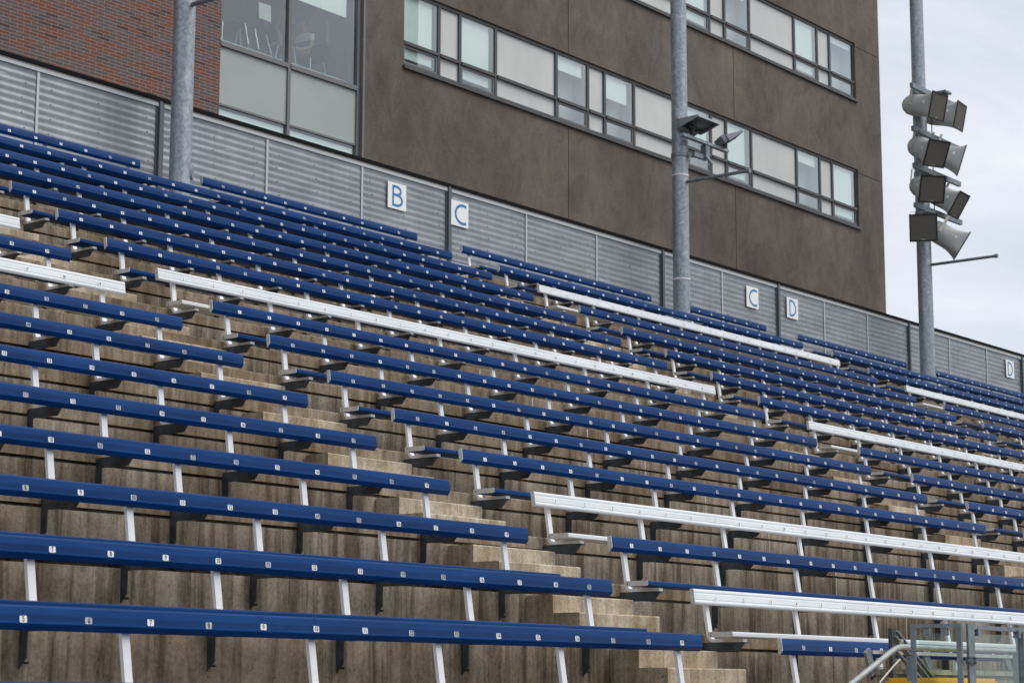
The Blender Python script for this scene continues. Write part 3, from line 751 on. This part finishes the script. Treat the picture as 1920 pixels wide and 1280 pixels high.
def person(x, y, rz, label, shirt, white_sleeves):
    root = tag(put('person', None, None, (x, y, FLZ)), label, 'person'); root.rotation_euler.z = rz
    # seated, facing -X local; skeleton: (parent, pos, radius)
    J = [(-1, (0, 0, .50), .125), (0, (.02, 0, .68), .115), (1, (.03, 0, .88), .125), (2, (.025, 0, .99), .055), (3, (.0, 0, 1.06), .05), (4, (-.015, 0, 1.13), .078), (5, (-.01, 0, 1.21), .075),
         (0, (-.06, .09, .50), .09), (7, (-.42, .10, .50), .062), (8, (-.44, .10, .10), .045), (9, (-.58, .10, .05), .03),
         (0, (-.06, -.09, .50), .09), (11, (-.42, -.10, .50), .062), (12, (-.44, -.10, .10), .045), (13, (-.58, -.10, .05), .03),
         (2, (.03, .17, .91), .055), (15, (-.01, .20, .66), .042), (16, (-.22, .14, .57), .032), (17, (-.30, .12, .57), .03),
         (2, (.03, -.17, .91), .055), (19, (-.01, -.20, .66), .042), (20, (-.22, -.14, .57), .032), (21, (-.30, -.12, .57), .03)]
    me = bpy.data.meshes.new('body'); me.from_pydata([j[1] for j in J], [(j[0], i) for i, j in enumerate(J) if j[0] >= 0], [])
    o = bpy.data.objects.new('body', me); COL.objects.link(o)
    sk = o.modifiers.new('skin', 'SKIN'); ss = o.modifiers.new('sub', 'SUBSURF'); ss.levels = 2; ss.render_levels = 2
    for v_, j in zip(me.skin_vertices[0].data, J): v_.radius = (j[2], j[2])
    me.skin_vertices[0].data[0].use_root = True
    dg = bpy.context.evaluated_depsgraph_get(); m2 = bpy.data.meshes.new_from_object(o.evaluated_get(dg))
    bpy.data.objects.remove(o)
    for mm in ('skin', shirt, 'trousers', 'hair'): m2.materials.append(MAT[mm])
    for p in m2.polygons:
        c_ = p.center; k = 0
        if c_.z < .56 and c_.z > .12 and not (c_.x < -.18 and c_.z > .53 and abs(c_.y) > .105): k = 2
        if .56 <= c_.z < .97: k = 1 if (not white_sleeves or c_.z > .78) else 2
        if abs(c_.y) > .145 and c_.z < (.80 if white_sleeves else .5): k = 0 if c_.z > .54 else k
        if c_.z > 1.12 and c_.x > -.03 or c_.z > 1.235: k = 3
        p.material_index = k; p.use_smooth = True
    put('body', m2, root)
    h = MB(); h.tube([(.07, 0, 1.17), (.09, 0, 1.19), (.125, 0, 1.20), (.15, 0, 1.2)], [.02, .045, .042, .012], 10); h.build('hair_bun', 'hair', root, 60)
    f = MB(); f.tube([(-.085, 0, 1.155), (-.112, 0, 1.135), (-.09, 0, 1.125)], [.008, .014, .008], 8)
    for s_ in (-1, 1):
        f.cur = 1; f.tube([(-.084, s_*.03, 1.168), (-.09, s_*.03, 1.168)], .009, 8); f.cur = 0
        f.tube([(.0, s_*.078, 1.15), (.005, s_*.092, 1.16), (.005, s_*.09, 1.12)], [.01, .014, .008], 8)
    f.cur = 2; f.tube([(-.086, -.02, 1.095), (-.09, 0, 1.093), (-.086, .02, 1.095)], .006, 6)
    f.build('face', ['skin', 'ink', 'shirt_pink'], root, 60)
    for s_ in (-1, 1):
        hb = MB(); hb.tube([(-.29, s_*.12, .57), (-.34, s_*.115, .565), (-.385, s_*.11, .56)], [.026, .038, .03], 10)
        for q in range(4):
            oy = s_*(.112+(q-1.5)*.016); ln = (.055, .068, .064, .05)[q]
            hb.tube([(-.38, oy, .565), (-.38-ln*.6, oy, .56), (-.38-ln, oy, .54)], [.009, .008, .006], 6)
        hb.tube([(-.33, s_*.09, .575), (-.365, s_*.07, .575), (-.39, s_*.068, .568)], [.011, .009, .007], 6)
        hb.build('hand', 'skin', root, 60)
person(28.29, BY+1.04, R(5), 'seated person with tied hair and short white sleeves, seen in profile', 'shirt_white', True)
person(27.88, BY+1.42, R(168), 'dim seated person in a dusky pink top left of the mullion', 'shirt_pink', False)
ms = thing('music_stand', 'grey music stand at the right side of the big window', 'music stand', (29.47, BY+1.23, FLZ))
n = MB(); n.tube([(0, 0, 0), (0, 0, .78)], .012, 8); n.build('pole', 'tablet_grey', ms)
n = MB(); n.box(-.17, .17, -.02, .0, .78, 1.0); n.build('desk', 'tablet_grey', ms)
n = MB(); n.box(-.16, .16, -.16, .16, 0, .02); n.build('base', 'tablet_grey', ms)
lp = thing('tall_pole', 'thin upright white pole behind the window, right of the seated woman', 'pole', (29.17, BY+1.23, FLZ))
n = MB(); n.tube([(0, 0, .98), (0, 0, 1.52)], .024, 8); n.build('white_tube', 'shirt_white', lp)
n = MB(); n.tube([(0, 0, 0), (0, 0, .98)], .012, 8); n.box(-.12, .12, -.12, .12, 0, .015); n.build('stand', 'dark_steel', lp)

# ------------------------------------------------------------------ front right corner: parapet, rails, glass
PY = 7.25
pw = MB(); z1 = .19+ZO
pw.box(13.72, 40, PY+.03, PY+.17, 0, z1-.04); pw.box(13.70, 40, PY, PY+.185, z1-.038, z1)
o = pw.build('parapet_wall', 'wall_concrete'); tag(o, 'low pale concrete parapet wall behind the glass screen, lower right', 'wall')
gr = thing('guard_rail', 'grey steel guard rail with leaning posts bolted on the low concrete parapet', 'railing', (13.4, PY+.05, z1))
n = MB(); n.box(13.40, 40, PY+.02, PY+.05, .293+ZO, .318+ZO); sub(gr, n, 'top_bar', 'cap_metal')
for x in (13.40, 14.28, 15.66, 17.1, 18.6):
    n = MB(); n.bar((x-.06, PY+.04, .318+ZO), (x+.03, PY+.04, (.15 if x < 13.5 else .195)+ZO), .02, .075, (1, 0, 0)); n.box(x-.05, x+.12, PY-.001, PY+.09, z1+.001, z1+.008)
    for q in (0., .07): n.tube([(x-.02+q, PY+.03, z1+.008), (x-.02+q, PY+.03, z1+.024)], .011, 6)
    sub(gr, n, 'leaning_post', 'rail_steel')
br = thing('gate_brace', 'dark upright steel channel with slotted diagonal brace behind the pipe handrail', 'bracing', (13.57, PY-.06, 0))
n = MB(); n.box(13.545, 13.590, PY-.055, PY-.025, 0, .475+ZO); sub(br, n, 'upright', 'dark_steel')
n = MB(); a = Vector((13.605, PY-.05, .455+ZO)); c = Vector((14.20, PY-.05, .10+ZO)); off = Vector((.028, 0, .04))
n.bar(a, c, .05, .012, (1, 0, .8)); n.bar(a-off*.9, c-off*.9, .05, .012, (1, 0, .8)); n.bar(a-off*.45, c-off*.45, .006, .05, (1, 0, .8)); n.bar(a-off*1.8-Vector((0, 0, .04)), c-off*1.8, .03, .012, (1, 0, .8)); sub(br, n, 'diagonal', 'rail_steel')
n = MB(); n.box(13.63, 13.68, PY-.075, PY-.06, .35+ZO, .40+ZO); sub(br, n, 'gusset', 'pipe_steel')
hr = thing('pipe_handrail', 'bent galvanised pipe handrail with rusty elbow sloping down to the lower left', 'handrail', (13.1, 6.9, 0))
n = MB(); sl = (.312-.085)/(13.017-12.433)
p = [(9.8, 6.9, .30), (12.433, 6.9, .085+ZO), (12.97, 6.9, .085+ZO+sl*.537), (13.03, 6.9, .314+ZO), (13.09, 6.9, .326+ZO), (13.16, 6.9, .331+ZO), (18.5, 6.9, .331+ZO)]
p[0] = (10.2, 6.9, .085+ZO-sl*2.233)
n.tube(p, .0205, 16); sub(hr, n, 'pipe', 'pipe_steel', smooth=50)
for x, zz in ((13.28, .27), (15.0, .315), (17, .315), (11.2, -.33)):
    n = MB(); n.box(x-.025, x+.025, 6.885, 6.935, 0, zz+ZO); sub(hr, n, 'rail_post', 'rail_steel')
n = MB(); n.tube([(12.72, 6.86, .085+ZO), (12.92, 6.86, .195+ZO), (13.02, 6.86, .245+ZO)], .006, 8); sub(hr, n, 'tie_rod', 'bare_strap')
# glass screen
gs = thing('glass_screen', 'steel framed glass windscreen corner with bolted plates, lower right', 'glass screen', (12.23, 6.0, 0))
gt = .452+ZO
n = MB(); n.box(12.215, 12.235, 6.0, 6.035, 0, gt); n.box(12.215, 12.235, 6.325, 6.357, 0, gt); n.box(12.212, 12.238, 6.036, 6.324, gt-.025, gt)
sub(gs, n, 'side_frame', 'rail_steel')
n = MB(); n.box(12.285, 12.375, 5.985, 6.0, 0, gt); n.box(12.37, 12.385, 6.0005, 6.03, 0, gt); n.box(13.10, 13.16, 5.985, 6.04, 0, gt-.045); n.box(12.3755, 13.4, 5.99, 6.03, gt-.035, gt-.008)
n.box(13.17, 13.22, 5.985, 6.03, 0, gt-.05); sub(gs, n, 'front_frame', 'rail_steel')
n = MB(); n.box(12.236, 12.352, 5.972, 5.9845, .195+ZO, .243+ZO)
for x in (12.252, 12.336):
    for z in (.205, .234): n.tube([(x, 5.972, z+ZO), (x, 5.962, z+ZO)], .006, 6)
sub(gs, n, 'bolted_plate', 'bracket_steel')
n = MB(); n.box(12.226, 12.232, 6.045, 6.305, 0, gt-.06); sub(gs, n, 'pane', 'screen_glass')
n = MB(); n.box(12.40, 13.09, 6.006, 6.012, 0, gt-.06); sub(gs, n, 'pane', 'screen_glass')
for x0_, x1_, y0_, y1_ in ((12.222, 12.25, 6.10, 6.14), (12.222, 12.25, 6.23, 6.27), (12.42, 12.455, 5.98, 6.02), (13.02, 13.055, 5.98, 6.02)):
    n = MB(); n.box(x0_, x1_, y0_, y1_, gt-.075, gt-.026); sub(gs, n, 'glass_clip', 'rail_steel')
yb = thing('yellow_bin', 'bright yellow plastic bin with rounded lid below the parapet, bottom right', 'bin', (13.25, 6.7, 0))
n = MB(); q = .03
def rr(x0_, x1_, y0_, y1_, r_): 
    o_ = []
    for cx_, cy_, a0 in ((x1_-r_, y1_-r_, 0), (x0_+r_, y1_-r_, 90), (x0_+r_, y0_+r_, 180), (x1_-r_, y0_+r_, 270)):
        for k in range(5): o_.append((cx_+r_*math.cos(R(a0+22.5*k)), cy_+r_*math.sin(R(a0+22.5*k))))
    return o_
n.prism_z(rr(.02, .98, .02, .40, .05), 0, 1.12); sub2 = n.build('body', 'yellow_plastic', yb)
n = MB(); n.prism_z(rr(0, 1., 0, .42, .06), 1.121, 1.20); n.prism_z(rr(.015, .985, .015, .405, .06), 1.201, 1.222); n.build('lid', 'yellow_plastic', yb, 40)
